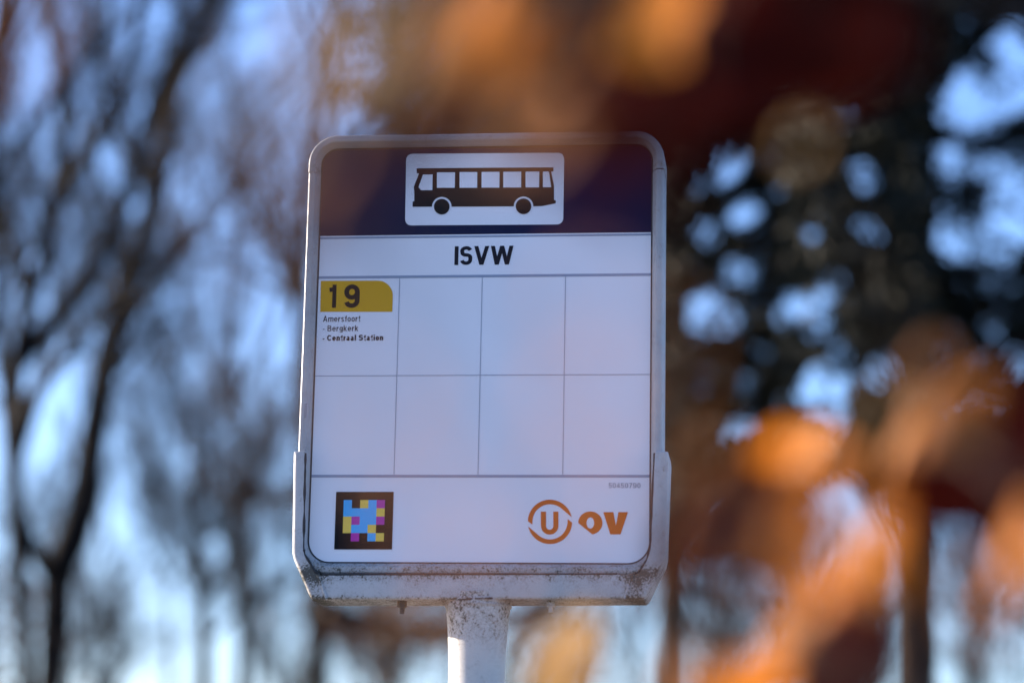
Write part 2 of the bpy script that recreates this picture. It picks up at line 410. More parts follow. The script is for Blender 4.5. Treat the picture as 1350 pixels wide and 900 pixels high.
lettering('stop_name_lettering', 'ISVW', (599.4, 324.4, 676.6, 349.0), 1, M_ink, root, 0.18, 0.08)
badge_pts = [(208, 92), (885, 90)] + [(885 + 176 * math.sin(rad(a)), 268 - 178 * math.cos(rad(a))) for a in range(10, 91, 10)] + [(1055, 458), (200, 459)]
def gz(x, y): return P(400 + x / 9, 360 + y / 9)
badge = plate_px('route_badge', gz, badge_pts, 1, M_yellow, root)
lettering('route_digit', '1', (400 + 303 / 9, 360 + 138 / 9, 400 + 400 / 9, 360 + 411 / 9), 2, M_black, badge, 0.19)
lettering('route_digit', '9', (400 + 484 / 9, 360 + 135 / 9, 400 + 668 / 9, 360 + 413 / 9), 2, M_black, badge, 0.19)
lettering('destination_lettering', 'Amersfoort', (426.1, 416.1, 475.2, 424.0), 1, M_ink, root, 0.115, 0.13)
lettering('destination_lettering', '- Bergkerk', (425.8, 428.9, 472.3, 436.4), 1, M_ink, root, 0.115, 0.13)
lettering('destination_lettering', '- Centraal Station', (425.4, 441.3, 505.2, 448.9), 1, M_ink, root, 0.185, 0.11)
lettering('stop_number_lettering', '50450790', (802.6, 636.3, 844.4, 642.9), 1, M_code, root, 0.11, 0.17)

# operator logo: broken ring round a U, then O V (7.5 units to the pixel)
def oz(x, y): return P(680 + x / 7.5, 620 + y / 7.5)
cx, cy, ro, ri = 338, 506, 219, 174
def ring_half(flip):
    pts = [(cx + ro * math.cos(rad(a)), cy + ro * math.sin(rad(a))) for a in range(-178, -12, 6)] + [(553, 460)]
    pts += [(cx + ri * math.cos(rad(a)), cy + ri * math.sin(rad(a))) for a in range(-52, -188, -6)] + [(163, 534)]
    if flip: pts = [(2 * cx - x, 2 * cy - y) for x, y in pts]
    return pts
plate_px('logo_ring', oz, ring_half(False), 1, M_logo, root)
plate_px('logo_ring', oz, ring_half(True), 1, M_logo, root)
U = [(248, 405), (299, 405), (299, 546)] + [(335 + 36 * math.cos(rad(a)), 546 + 38 * math.sin(rad(a))) for a in range(170, 5, -15)] + [(371, 546), (371, 405), (421, 405), (421, 546)]
U += [(335 + 86 * math.cos(rad(a)), 546 + 86 * math.sin(rad(a))) for a in range(10, 180, 12)] + [(248, 546)]
plate_px('logo_letter', oz, U, 1, M_logo, root)
# the O has a hole: two bridged halves of one outline
outer = [(737 + 120 * math.cos(rad(a)), 517 + 114 * math.sin(rad(a))) for a in range(-180, 80, 10)] + [(757, 630)]
hole = [(737 + 38 * math.cos(rad(a)), 517 + 55 * math.sin(rad(a))) for a in range(80, -281, -10)] + [(757.0, 630.0)]
plate_px('logo_letter', oz, outer + hole, 1, M_logo, root)
plate_px('logo_letter', oz, [(865, 410), (965, 410), (990, 545), (1015, 410), (1110, 410), (1035, 630), (935, 630)], 1, M_logo, root)

# coloured tag, black square on a white label (8.18 units to the pixel)
def tz(x, y): return P(425 + x / 8.182, 630 + y / 8.182)
label_ = plate_px('code_sticker', tz, [(141, 141), (779, 141), (761, 776), (119, 776)], 1, M_white, root)
plate_px('black_square', tz, [(150, 148), (770, 148), (752, 768), (128, 768)], 2, M_black, label_)
for r_, row in enumerate(('C.YCM', 'CCCCY', 'YMCCM', 'YCCY.', '.M.CY')):
    for c_, ch in enumerate(row):
        if ch == '.': continue
        sx = 232 - 2.8 * r_
        q = [(sx + 89 * c_, 236 + 89 * r_), (sx + 89 * (c_ + 1), 236 + 89 * r_), (sx - 2.8 + 89 * (c_ + 1), 236 + 89 * (r_ + 1)), (sx - 2.8 + 89 * c_, 236 + 89 * (r_ + 1))]
        plate_px('colour_cell', tz, q, 3, {'C': M_cyan, 'M': M_mag, 'Y': M_yel}[ch], label_)

# bracket: a channel that grips the lower half of the frame ----------
YF, YB = -0.0205, 0.064
def bracket():
    V = [  # pixel x, pixel y, edge radius
        (387.2, 594.5, .0045), (386.3, 600, .006), (384.8, 700, .006), (384.6, 729, .006), (386.5, 737, .006), (407.5, 785, .005), (411, 789.5, .004),
        (590, 789.5, .004), (670, 789.5, .004), (847.5, 788.5, .004), (852, 784, .005), (874.3, 739, .006), (876.6, 729, .006), (877.5, 700, .006), (881.2, 602, .006), (880.2, 594.5, .0045),
        (863.4, 594.0, .0012), (857.6, 722, .0012), (853, 738, .0012), (843.5, 753.5, .0012), (838, 757, .001),
        (422, 758, .001), (415, 754.5, .0012), (401, 730, .0012), (399.6, 722, .0012), (402, 594.0, .0012)]
    pts = [Vector((*P(x, y, YF), 0)).xy for x, y, r in V]
    n = len(pts); nor = []
    for i in range(n):
        a, b, c = pts[i - 1], pts[i], pts[(i + 1) % n]
        e1 = (b - a).normalized(); e2 = (c - b).normalized()
        n1 = Vector((-e1.y, e1.x)); n2 = Vector((-e2.y, e2.x))   # left normal; outline runs counter-clockwise -> inward
        nm = (n1 + n2).normalized(); nor.append(nm / max(0.5, nm.dot(n1)))
    rings = []
    for k in range(5):
        t = rad(90 * k / 4)
        rings.append([(p + nm * (r * (1 - math.sin(t))), YF + r * (1 - math.cos(t))) for p, nm, (_, _, r) in zip(pts, nor, V)])
    rings.append([(p, YB) for p in pts])
    vs = [(p.x, y, p.y) for rg in rings for p, y in rg]
    fs = [tuple(range(n)), tuple((len(rings) - 1) * n + i for i in range(n))]
    for j in range(len(rings) - 1):
        for i in range(n):
            fs.append((j * n + i, j * n + (i + 1) % n, (j + 1) * n + (i + 1) % n, (j + 1) * n + i))
    return sharp(fix_normals(mesh_obj('bracket', vs, fs, M_bracket, root)), 40)
brk = bracket()

def tube(pts, radii, sides=8, cap=True):
    vs, fs = [], []
    n = len(pts); prev = None
    for i, p in enumerate(pts):
        d = (pts[min(i + 1, n - 1)] - pts[max(i - 1, 0)])
        d = d.normalized() if d.length > 1e-9 else Vector((0, 0, 1))
        if prev is None: u = d.orthogonal().normalized()
        else:
            u = prev - d * prev.dot(d); u = u.normalized() if u.length > 1e-6 else d.orthogonal().normalized()
        prev = u; v = d.cross(u)
        for k in range(sides):
            a = 2 * math.pi * k / sides
            vs.append(p + (u * math.cos(a) + v * math.sin(a)) * radii[i])
    for i in range(n - 1):
        for k in range(sides):
            fs.append((i * sides + k, i * sides + (k + 1) % sides, (i + 1) * sides + (k + 1) % sides, (i + 1) * sides + k))
    if cap: fs.append(tuple(range(sides - 1, -1, -1))); fs.append(tuple((n - 1) * sides + k for k in range(sides)))
    return vs, fs
def bead(name, pxs, r, m, parent, y=YF, jit=0.25, sides=8):
    rnd = random.Random(len(pxs) * 13 + int(pxs[0][0]))
    pts = []
    for (x0, y0), (x1, y1) in zip(pxs[:-1], pxs[1:]):
        for k in range(6):
            t = k / 6; q = P(x0 + (x1 - x0) * t, y0 + (y1 - y0) * t, y); pts.append(Vector((q[0], y, q[1])))
    vs, fs = tube(pts, [r * (1 + rnd.uniform(-jit, jit)) for _ in pts], sides)
    return mesh_obj(name, vs, fs, m, parent, smooth=True)
bead('weld_seam', [(419, 757), (424, 770), (429, 785), (431, 791)], 0.0022, M_bracket, brk)
bead('weld_seam', [(833, 757), (830, 768), (826, 782), (823, 791)], 0.0022, M_bracket, brk)

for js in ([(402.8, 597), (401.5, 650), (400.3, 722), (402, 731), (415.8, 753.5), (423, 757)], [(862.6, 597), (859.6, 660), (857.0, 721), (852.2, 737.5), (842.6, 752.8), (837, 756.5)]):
    bead('joint_gap_shade', js, 0.0016, M_gasket_shade, brk, y=YF + 0.0012, jit=0.5, sides=6)  # dark bead standing in for the shadow gap between arm and frame
bead('joint_gap_shade', [(424, 756.7), (560, 756.6), (700, 756.4), (836, 756)], 0.0014, M_gasket_shade, brk, y=YF + 0.0014, jit=0.4, sides=6)  # same dark bead for the shaded gap along the bar top
# pole ---------------------------------------------------------------
PX, PY, PR = 0.0016, 0.0200, 0.0386
def lathe(name, prof, m, parent, cx=PX, cy=PY, seg=48, wob=0.0, closed=True):
    rnd = random.Random(5); vs, fs = [], []
    for z, r in prof:
        for k in range(seg):
            a = 2 * math.pi * k / seg; rr = r * (1 + rnd.uniform(-wob, wob))
            vs.append((cx + rr * math.cos(a), cy + rr * math.sin(a), z + (rnd.uniform(-wob, wob) * 0.02 if wob else 0)))
    n = len(prof)
    for i in range(n - 1):
        for k in range(seg):
            fs.append((i * seg + k, i * seg + (k + 1) % seg, (i + 1) * seg + (k + 1) % seg, (i + 1) * seg + k))
    if closed: fs.append(tuple(range(seg - 1, -1, -1))); fs.append(tuple((n - 1) * seg + k for k in range(seg)))
    return sharp(fix_normals(mesh_obj(name, vs, fs, m, parent)), 40)
zt = ZS - 0.4540
pole = lathe('pole', [(-0.3, PR), (0.02, PR), (ZS - 0.75, PR), (ZS - 0.56, PR), (ZS - 0.535, PR + 0.0004), (ZS - 0.515, PR + 0.0013), (ZS - 0.492, PR + 0.0026), (ZS - 0.475, PR + 0.0042), (ZS - 0.464, PR + 0.0056), (zt + 0.004, PR + 0.0066), (zt + 0.010, PR + 0.0062)], M_pole, root)
lathe('weld_collar', [(zt - 0.010, PR + 0.0058), (zt - 0.007, PR + 0.0076), (zt - 0.004, PR + 0.0066), (zt - 0.001, PR + 0.0080), (zt + 0.003, PR + 0.0074), (zt + 0.006, PR + 0.0040)], M_weld, pole, wob=0.022)
bead('weld_crack', [(604, 790), (628, 788.5), (654, 788)], 0.0011, M_gasket_shade, pole, y=PY - PR - 0.0072, jit=0.6, sides=6)
lathe('pole_foot', [(-0.05, 0.075), (0.03, 0.075), (0.05, 0.060), (0.06, PR - 0.001)], M_pole, root)

# bolts under the bracket
def bolt(px, py, size, m):
    x, z = P(px, py, 0.0)
    def hexa(z0, z1, r):
        vs = [(x + r * math.cos(rad(60 * k + 10)), r * math.sin(rad(60 * k + 10)), zz) for zz in (z0, z1) for k in range(6)]
        fs = [tuple(range(5, -1, -1)), tuple(range(6, 12))] + [(k, (k + 1) % 6, 6 + (k + 1) % 6, 6 + k) for k in range(6)]
        return vs, fs
    top = P(px, 789.5, YF)[1]
    vs, fs = hexa(z, top + 0.003, 0.0066 * size)
    nut = fix_normals(mesh_obj('nut', vs, fs, m, root))
    n = 9; zz = [top - (top - z + 0.009 * size) * k / n for k in range(n + 1)]
    vs, fs = tube([Vector((x, 0, q)) for q in zz], [0.0034 * size * (1.08 if k % 2 else 0.94) for k in range(n + 1)], 10)
    mesh_obj('thread', vs, fs, m, nut)
bolt(530, 800, 1.0, M_rust); bolt(726, 799, 0.85, M_bracket)
# small hatched sticker on the left rail
xa, za = P(400.5, 530, -0.0138)
stick = plate('sticker', [(xa, za - 0.022), (xa + 0.0062, za - 0.022), (xa + 0.0064, za), (xa + 0.0002, za)], -0.0141, 0.0003, mat('grey sticker', (0.42, 0.42, 0.46), 0.5), root)
for k in range(7):
    z_ = za - 0.0028 - k * 0.003
    plate('sticker_mark', [(xa + 0.0008, z_ - 0.0012), (xa + 0.0054, z_ + 0.0006), (xa + 0.0054, z_ + 0.0014), (xa + 0.0008, z_ - 0.0004)], -0.0144, 0.0002, M_ink, stick)

# ------------------------------------------------------------------ trees
def bark(name, a, b, scale=9):
    m = mat(name, a, 0.9, 0.15); N = NB(m); co = N.coord((1, 1, 0.25)); n = N.noise(co, scale, 5, 0.7)
    N.l(N.mix(N.ramp(n, 0.35, 0.65), a, b), N.b.inputs['Base Color']); N.bump(n, 0.8, 0.02); return m
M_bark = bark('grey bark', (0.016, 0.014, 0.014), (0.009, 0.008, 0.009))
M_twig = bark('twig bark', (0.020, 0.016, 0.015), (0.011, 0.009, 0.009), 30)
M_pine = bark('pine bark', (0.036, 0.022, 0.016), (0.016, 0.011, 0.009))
def leafmat(name, a, b, trans=0.3, scale=2.0, rough=0.6):
    m = mat(name, a, rough, 0.25); N = NB(m); co = N.coord(); n = N.noise(co, scale, 4, 0.6)
    c = N.mix(N.ramp(n, 0.35, 0.65), a, b); N.l(c, N.b.inputs['Base Color'])
    t = N.n('ShaderNodeBsdfTranslucent'); N.l(c, t.inputs['Color'])
    mx = N.n('ShaderNodeMixShader'); mx.inputs[0].default_value = trans
    N.l(N.b.outputs[0], mx.inputs[1]); N.l(t.outputs[0], mx.inputs[2])
    N.l(mx.outputs[0], N.nt.nodes['Material Output'].inputs['Surface']); return m
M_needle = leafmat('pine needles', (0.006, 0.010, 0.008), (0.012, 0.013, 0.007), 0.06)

class Geo:
    def __init__(s): s.v = []; s.f = []
    def add(s, vf):
        o = len(s.v); s.v.extend(vf[0]); s.f.extend(tuple(i + o for i in f) for f in vf[1])
    def build(s, name, m, parent, smooth=False): return mesh_obj(name, s.v, s.f, m, parent, smooth)
def rvec(r): return Vector((r.gauss(0, 1), r.gauss(0, 1), r.gauss(0, 1))).normalized()
def smooth_line(pts, n):
    """Catmull-Rom through pts"""
    out = []; q = [pts[0] * 2 - pts[1]] + list(pts) + [pts[-1] * 2 - pts[-2]]
    for i in range(1, len(q) - 2):
        for k in range(n):
            t = k / n; a, b, c, d = q[i - 1], q[i], q[i + 1], q[i + 2]
            out.append(0.5 * ((2 * b) + (c - a) * t + (2 * a - 5 * b + 4 * c - d) * t * t + (3 * b - a - 3 * c + d) * t ** 3))
    out.append(pts[-1]); return out
def grow(geo, r, start, d, length, radius, level, up=0.25, spread=0.75, kids=6, wig=0.22):
    n = 5 if level > 0 else 4
    pts = [start]; p = start.copy(); dd = d.normalized()
    for k in range(n):
        dd = (dd + rvec(r) * wig + Vector((0, 0, up * 0.35))).normalized(); p = p + dd * (length / n); pts.append(p.copy())
    radii = [radius * (1 - 0.75 * k / n) for k in range(n + 1)]
    geo.add(tube(pts, radii, 4 if level > 1 else 3, False))
    if level <= 0: return
    for c in range(kids):
        t = r.uniform(0.15, 1.0); i = min(int(t * n), n - 1); q = pts[i].lerp(pts[i + 1], t * n - i)
        ax = (pts[i + 1] - pts[i]).normalized()
        nd = (ax * r.uniform(0.6, 1.0) + rvec(r) * spread + Vector((0, 0, up * 0.5))).normalized()
        grow(geo, r, q, nd, length * r.uniform(0.38, 0.62), max(radius * r.uniform(0.4, 0.55), 0.0022), level - 1, up, spread, kids, wig)
def bare_tree(name, label, base, limbs, seed, bark_m=None, twig_m=None, n_side=7, side_len=1.6, side_r=0.02, level=3, kids=5, up=0.35, group=None):
    """limbs: list of (points, r0, r1, name); the first one is the trunk"""
    r = random.Random(seed); t = empty(name, base); tag(t, label, 'bush' if 'bush' in name else 'tree', group)
    g = Geo()
    for pts, r0, r1, nm in limbs:
        ln = smooth_line(pts, 6); n = len(ln)
        radii = [r0 + (r1 - r0) * k / (n - 1) for k in range(n)]
        vs, fs = tube(ln, radii, 10)
        mesh_obj(nm, vs, fs, bark_m or M_bark, t, smooth=True)
        tot = sum((ln[i + 1] - ln[i]).length for i in range(n - 1))
        for k in range(n_side if nm != 'trunk' else int(n_side * 0.7)):
            u = r.uniform(0.35 if nm == 'trunk' else 0.1, 1.0); i = min(int(u * (n - 1)), n - 2); q = ln[i].lerp(ln[i + 1], u * (n - 1) - i)
            ax = (ln[i + 1] - ln[i]).normalized(); d = (ax * 0.7 + rvec(r) * 0.8 + Vector((0, 0, 0.2))).normalized()
            grow(g, r, q, d, side_len * r.uniform(0.6, 1.2), side_r * r.uniform(0.6, 1.1), level, up, 0.75, kids)
    g.build('crown', twig_m or M_twig, t)
    return t
def base_of(px, py, d):
    p = at(px, py, d); return Vector((p.x, p.y, 0.0))
def limb_px(d, *pp, drop=False):
    pts = [at(x, y, d + dz) for x, y, dz in pp]
    if drop: pts = [Vector((pts[0].x + 0.05, pts[0].y, -0.2)), Vector((pts[0].x, pts[0].y, (pts[0].z) * 0.5))] + pts
    return pts

# left: tree with the low V fork
d = 16
b = base_of(68, 860, d)
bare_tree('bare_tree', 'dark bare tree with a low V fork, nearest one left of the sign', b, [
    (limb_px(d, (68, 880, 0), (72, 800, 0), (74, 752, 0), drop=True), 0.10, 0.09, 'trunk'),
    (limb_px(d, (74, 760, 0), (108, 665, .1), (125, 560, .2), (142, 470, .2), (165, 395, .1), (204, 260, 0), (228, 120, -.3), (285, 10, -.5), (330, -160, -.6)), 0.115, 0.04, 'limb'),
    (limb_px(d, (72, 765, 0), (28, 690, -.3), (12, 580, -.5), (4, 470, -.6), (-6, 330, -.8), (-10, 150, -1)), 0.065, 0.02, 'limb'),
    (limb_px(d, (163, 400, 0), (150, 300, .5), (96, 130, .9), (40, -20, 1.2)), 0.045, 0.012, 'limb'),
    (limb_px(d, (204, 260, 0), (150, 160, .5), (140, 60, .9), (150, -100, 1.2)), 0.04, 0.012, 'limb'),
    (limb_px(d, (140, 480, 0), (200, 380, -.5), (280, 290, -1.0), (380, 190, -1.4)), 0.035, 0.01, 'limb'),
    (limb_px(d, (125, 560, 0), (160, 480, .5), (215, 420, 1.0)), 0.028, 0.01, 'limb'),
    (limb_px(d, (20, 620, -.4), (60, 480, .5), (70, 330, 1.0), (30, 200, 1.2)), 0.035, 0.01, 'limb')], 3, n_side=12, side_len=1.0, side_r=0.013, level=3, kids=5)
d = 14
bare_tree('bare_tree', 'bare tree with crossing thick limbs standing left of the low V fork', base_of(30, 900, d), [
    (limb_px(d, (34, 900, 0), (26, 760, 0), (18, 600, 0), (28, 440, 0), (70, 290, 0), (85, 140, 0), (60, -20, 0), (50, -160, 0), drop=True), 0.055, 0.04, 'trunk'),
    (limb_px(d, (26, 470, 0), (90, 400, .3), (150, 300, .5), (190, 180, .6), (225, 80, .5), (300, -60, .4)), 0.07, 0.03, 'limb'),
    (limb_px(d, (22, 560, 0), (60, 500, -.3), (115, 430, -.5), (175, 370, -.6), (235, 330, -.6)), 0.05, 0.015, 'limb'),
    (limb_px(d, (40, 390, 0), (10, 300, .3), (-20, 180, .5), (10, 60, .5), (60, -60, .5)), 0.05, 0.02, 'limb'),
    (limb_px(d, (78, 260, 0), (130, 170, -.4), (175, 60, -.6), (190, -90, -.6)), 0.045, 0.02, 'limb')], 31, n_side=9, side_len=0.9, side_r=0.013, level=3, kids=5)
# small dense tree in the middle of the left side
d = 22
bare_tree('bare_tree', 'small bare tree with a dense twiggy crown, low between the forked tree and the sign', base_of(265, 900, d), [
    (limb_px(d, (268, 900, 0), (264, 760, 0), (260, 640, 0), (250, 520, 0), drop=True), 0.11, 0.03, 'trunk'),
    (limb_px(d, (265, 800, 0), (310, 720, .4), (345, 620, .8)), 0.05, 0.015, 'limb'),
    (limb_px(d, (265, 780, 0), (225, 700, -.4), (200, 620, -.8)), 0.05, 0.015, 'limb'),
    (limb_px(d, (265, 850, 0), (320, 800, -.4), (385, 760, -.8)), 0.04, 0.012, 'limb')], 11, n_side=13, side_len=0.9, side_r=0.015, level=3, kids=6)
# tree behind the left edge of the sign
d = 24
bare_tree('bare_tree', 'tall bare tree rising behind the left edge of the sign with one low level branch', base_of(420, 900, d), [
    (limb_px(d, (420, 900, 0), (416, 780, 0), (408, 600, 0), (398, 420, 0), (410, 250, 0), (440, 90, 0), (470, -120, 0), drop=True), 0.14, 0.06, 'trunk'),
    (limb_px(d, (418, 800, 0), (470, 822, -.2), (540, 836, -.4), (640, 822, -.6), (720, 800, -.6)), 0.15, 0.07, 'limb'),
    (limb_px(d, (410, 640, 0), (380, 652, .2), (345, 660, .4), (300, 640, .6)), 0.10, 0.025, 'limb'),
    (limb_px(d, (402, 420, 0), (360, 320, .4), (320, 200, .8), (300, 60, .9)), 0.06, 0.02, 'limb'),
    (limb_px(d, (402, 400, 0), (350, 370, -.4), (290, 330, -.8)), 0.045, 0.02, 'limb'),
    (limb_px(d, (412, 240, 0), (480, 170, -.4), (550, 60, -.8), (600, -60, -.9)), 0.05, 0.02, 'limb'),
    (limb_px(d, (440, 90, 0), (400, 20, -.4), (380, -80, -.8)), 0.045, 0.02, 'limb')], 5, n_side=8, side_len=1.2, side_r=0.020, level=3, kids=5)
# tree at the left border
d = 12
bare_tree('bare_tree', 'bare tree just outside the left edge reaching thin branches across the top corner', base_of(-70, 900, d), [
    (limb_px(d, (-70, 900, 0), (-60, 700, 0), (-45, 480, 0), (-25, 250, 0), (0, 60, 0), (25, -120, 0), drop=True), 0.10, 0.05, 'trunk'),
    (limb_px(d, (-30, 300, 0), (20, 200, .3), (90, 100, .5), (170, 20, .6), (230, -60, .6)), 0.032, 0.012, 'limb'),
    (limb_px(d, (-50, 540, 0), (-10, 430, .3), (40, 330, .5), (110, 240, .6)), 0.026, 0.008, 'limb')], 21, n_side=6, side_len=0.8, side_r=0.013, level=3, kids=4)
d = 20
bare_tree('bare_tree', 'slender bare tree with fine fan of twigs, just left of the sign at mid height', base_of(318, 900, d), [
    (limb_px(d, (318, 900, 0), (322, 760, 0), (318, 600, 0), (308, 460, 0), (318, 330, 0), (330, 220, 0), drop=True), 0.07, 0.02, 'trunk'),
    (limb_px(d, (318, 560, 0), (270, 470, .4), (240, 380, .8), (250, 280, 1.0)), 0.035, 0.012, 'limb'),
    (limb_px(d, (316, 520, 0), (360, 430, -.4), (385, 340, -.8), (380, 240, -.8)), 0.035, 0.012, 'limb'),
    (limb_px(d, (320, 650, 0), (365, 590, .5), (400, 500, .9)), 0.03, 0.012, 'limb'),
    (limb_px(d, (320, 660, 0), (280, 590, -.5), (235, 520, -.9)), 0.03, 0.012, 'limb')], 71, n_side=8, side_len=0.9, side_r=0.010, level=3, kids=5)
# leafless bushes low behind the sign
for i, (px, d, top, where) in enumerate([(500, 27, 805, 'under the bracket, left of the pole'), (690, 25, 815, 'right beside the pole'), (140, 30, 800, 'low right of the forked tree'), (385, 32, 790, 'low below the bracket corner'), (960, 28, 800, 'low right of the slimmer pine'), (1280, 30, 770, 'low right of the thick pine'), (1100, 27, 800, 'low left of the thick pine')]):
    r = random.Random(90 + i); lim = []
    for k in range(7):
        x = px + r.uniform(-55, 55); lim.append((limb_px(d, (px + (x - px) * .3, 930, r.uniform(-.5, .5)), (x, (930 + top) / 2, r.uniform(-.8, .8)), (x + r.uniform(-30, 30), top + r.uniform(-15, 25), r.uniform(-1, 1)), drop=True), 0.035, 0.010, 'stem'))
    bare_tree('bare_bush', 'tangled leafless bush ' + where, base_of(px, 930, d), lim, 95 + i, n_side=9, side_len=0.9, side_r=0.018, level=2, kids=6, group='leafless bushes low behind the sign')
# thinner trees further off
FAR = [(150, 42, 'left of the small twiggy tree'), (340, 46, 'between the small twiggy tree and the sign'), (520, 40, 'hidden low behind the sign'), (-20, 38, 'at the left edge'),
       (95, 60, 'seen through the low V fork'), (225, 55, 'just left of the small twiggy tree'), (600, 52, 'behind the pole'), (760, 44, 'right of the pole'), (840, 58, 'left of the slimmer pine trunk'),
       (940, 48, 'right of the slimmer pine trunk'), (1040, 56, 'midway between the two pine trunks'), (1290, 45, 'right of the thick pine'), (1345, 60, 'at the right edge'), (1130, 50, 'just left of the thick pine')]
for i, (px, d, where) in enumerate(FAR):
    r = random.Random(40 + i); top = r.uniform(430, 560) if px < 700 else r.uniform(640, 760)
    x = px
    lim = [(limb_px(d, (x, 900, 0), (x + r.uniform(-8, 8), 780, 0), (x + r.uniform(-15, 15), (900 + top) / 2, 0), (x + r.uniform(-20, 20), top, 0), drop=True), 0.13, 0.03, 'trunk')]
    for s in (-1, 1):
        y0 = r.uniform(760, 850) if px < 700 else r.uniform(830, 890)
        lim.append((limb_px(d, (x, y0, 0), (x + s * 30, y0 - 60, s), (x + s * r.uniform(45, 80), y0 - r.uniform(120, 190), s * 2)), 0.07, 0.02, 'limb'))
    bare_tree('bare_tree', 'thin distant bare tree ' + where, base_of(px, 900, d), lim, 60 + i, n_side=7, side_len=1.6, side_r=0.022, level=3, kids=4, group='thin distant bare trees')

# right: dark pines -------------------------------------------------
GAPS = [(958, 218, 27), (915, 240, 14), (1025, 205, 11), (1140, 232, 24), (1120, 148, 20), (978, 285, 22), (928, 308, 19), (1070, 300, 20), (1148, 302, 22),
        (967, 358, 17), (937, 415, 34), (990, 400, 10), (1100, 380, 24), (1055, 358, 10), (1050, 405, 24), (1080, 430, 22), (1085, 520, 44), (1163, 488, 24),
        (975, 568, 20), (1240, 208, 24), (1250, 312, 27), (1312, 320, 25), (1300, 222, 16), (1338, 262, 40), (1350, 300, 25), (1348, 490, 20), (905, 330, 8), (1010, 455, 7), (1190, 420, 0), (1325, 60, 22), (1290, 130, 40), (1345, 110, 50), (1240, 120, 14)]
_rg = random.Random(77)
for _ in range(75):
    _x, _y = _rg.uniform(885, 1350), _rg.uniform(60, 600)
    if abs(_x - 1206) > 36 and abs(_x - 890) > 22: GAPS.append((_x, _y, _rg.choice((5, 6, 7, 8, 10, 12, 14))))
def in_gap(px, py, grow_=0.0):
    for gx, gy, gr in GAPS:
        if gr <= 0 or abs(px - gx) > 70 or abs(py - gy) > 70: continue
        th = math.atan2(py - gy, px - gx)
        rr = gr * (0.90 + 0.22 * math.sin(3 * th + gx) + 0.16 * math.sin(2 * th + gy)) + grow_
        if rr > 0 and (px - gx) ** 2 + (py - gy) ** 2 < rr * rr: return True
    return False
def project(p):
    q = p - CAM; z = -q.dot(BACK); return 675 + FPX * q.dot(RIGHT) / z, 450 - FPX * q.dot(UP) / z
def pine(label, px, d, top_r, base_r, region, n_tufts, seed, lean=0, boughs=16):
    """region: function (px, py) -> True where this pine carries needles"""
    r = random.Random(seed); t = empty('pine_tree', base_of(px, 900, d)); tag(t, label, 'tree', 'dark pines right of the sign')
    trunk = limb_px(d, (px, 900, 0), (px + lean * .3, 600, 0), (px + lean * .6, 300, 0), (px + lean, 0, 0), (px + lean * 1.2, -350, 0), drop=True)
    ln = smooth_line(trunk, 6); n = len(ln)
    vs, fs = tube(ln, [base_r + (top_r - base_r) * k / (n - 1) for k in range(n)], 14); mesh_obj('trunk', vs, fs, M_pine, t, smooth=True)
    g = Geo(); bo = Geo(); x0, x1, y0, y1 = region['box']; c = 0; tries = 0; ends = []
    while c < n_tufts and tries < n_tufts * 12:
        tries += 1
        qx, qy = r.uniform(x0, x1), r.uniform(y0, y1); dz = r.uniform(-1.6, 1.6)
        if not region['f'](qx, qy) or r.random() > region.get('thin', lambda x, y: 1)(qx, qy): continue
        stray = r.random() < 0.045
        if in_gap(qx, qy, 3) and not stray: continue
        p = at(qx, qy, d + dz); c += 1
        if c % 9 == 0: ends.append(p)
        ax = (rvec(r) + Vector((0, 0, 0.5))).normalized()
        for k in range(11):
            dr = (ax * 0.6 + rvec(r)).normalized(); ll = r.uniform(0.07, 0.15)
            tip = p + dr * ll; a_, b_ = project(tip)
            if in_gap(a_, b_, -5) and not stray: continue
            s = dr.cross(rvec(r)).normalized() * r.uniform(0.008, 0.016)
            g.add(([p - s * 0.4, p + dr * ll * 0.5 + s, tip, p + dr * ll * 0.5 - s], [(0, 1, 2, 3)]))
    for e in ends:                               # each bough runs from the trunk out to its tufts
        k = min(range(n), key=lambda i: abs(ln[i].z - (e.z - 0.25 * (e - ln[i]).length)))
        s = ln[k]; mid = s.lerp(e, 0.55) + Vector((0, 0, 0.12 * (e - s).length))
        path = smooth_line([s, mid, e], 4)
        if sum(in_gap(*project(q), 2) for q in path) > 2: continue
        bo.add(tube(path, [0.016 - 0.011 * i / (len(path) - 1) for i in range(len(path))], 4, False))
    bo.build('bough', M_pine, t); g.build('needles', M_needle, t)
    return t
def inside(poly):
    def f(x, y):
        c = False; j = len(poly) - 1
        for i in range(len(poly)):
            (xi, yi), (xj, yj) = poly[i], poly[j]
            if (yi > y) != (yj > y) and x < (xj - xi) * (y - yi) / (yj - yi) + xi: c = not c
            j = i
        return c
    return f
polyA = inside([(560, -350), (1060, -350), (1060, 640), (1010, 700), (950, 640), (925, 730), (880, 700), (850, 560), (850, 200), (430, 200), (420, -350)])
polyB = inside([(1040, -350), (1240, -350), (1260, 60), (1225, 130), (1225, 590), (1180, 660), (1120, 620), (1040, 640)])
polyC = inside([(1215, -350), (1700, -350), (1700, 620), (1400, 640), (1330, 600), (1225, 560)])
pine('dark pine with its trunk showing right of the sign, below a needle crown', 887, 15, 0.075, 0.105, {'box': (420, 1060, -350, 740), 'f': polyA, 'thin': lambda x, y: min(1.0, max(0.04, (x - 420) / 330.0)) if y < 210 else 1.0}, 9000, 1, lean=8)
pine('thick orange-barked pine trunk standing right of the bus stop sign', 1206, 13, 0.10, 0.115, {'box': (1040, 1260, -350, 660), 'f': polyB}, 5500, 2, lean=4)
pine('dark pine at the right edge with loose needle clumps and open sky', 1480, 14, 0.08, 0.14, {'box': (1215, 1700, -350, 640), 'f': polyC}, 6000, 3, lean=-10)

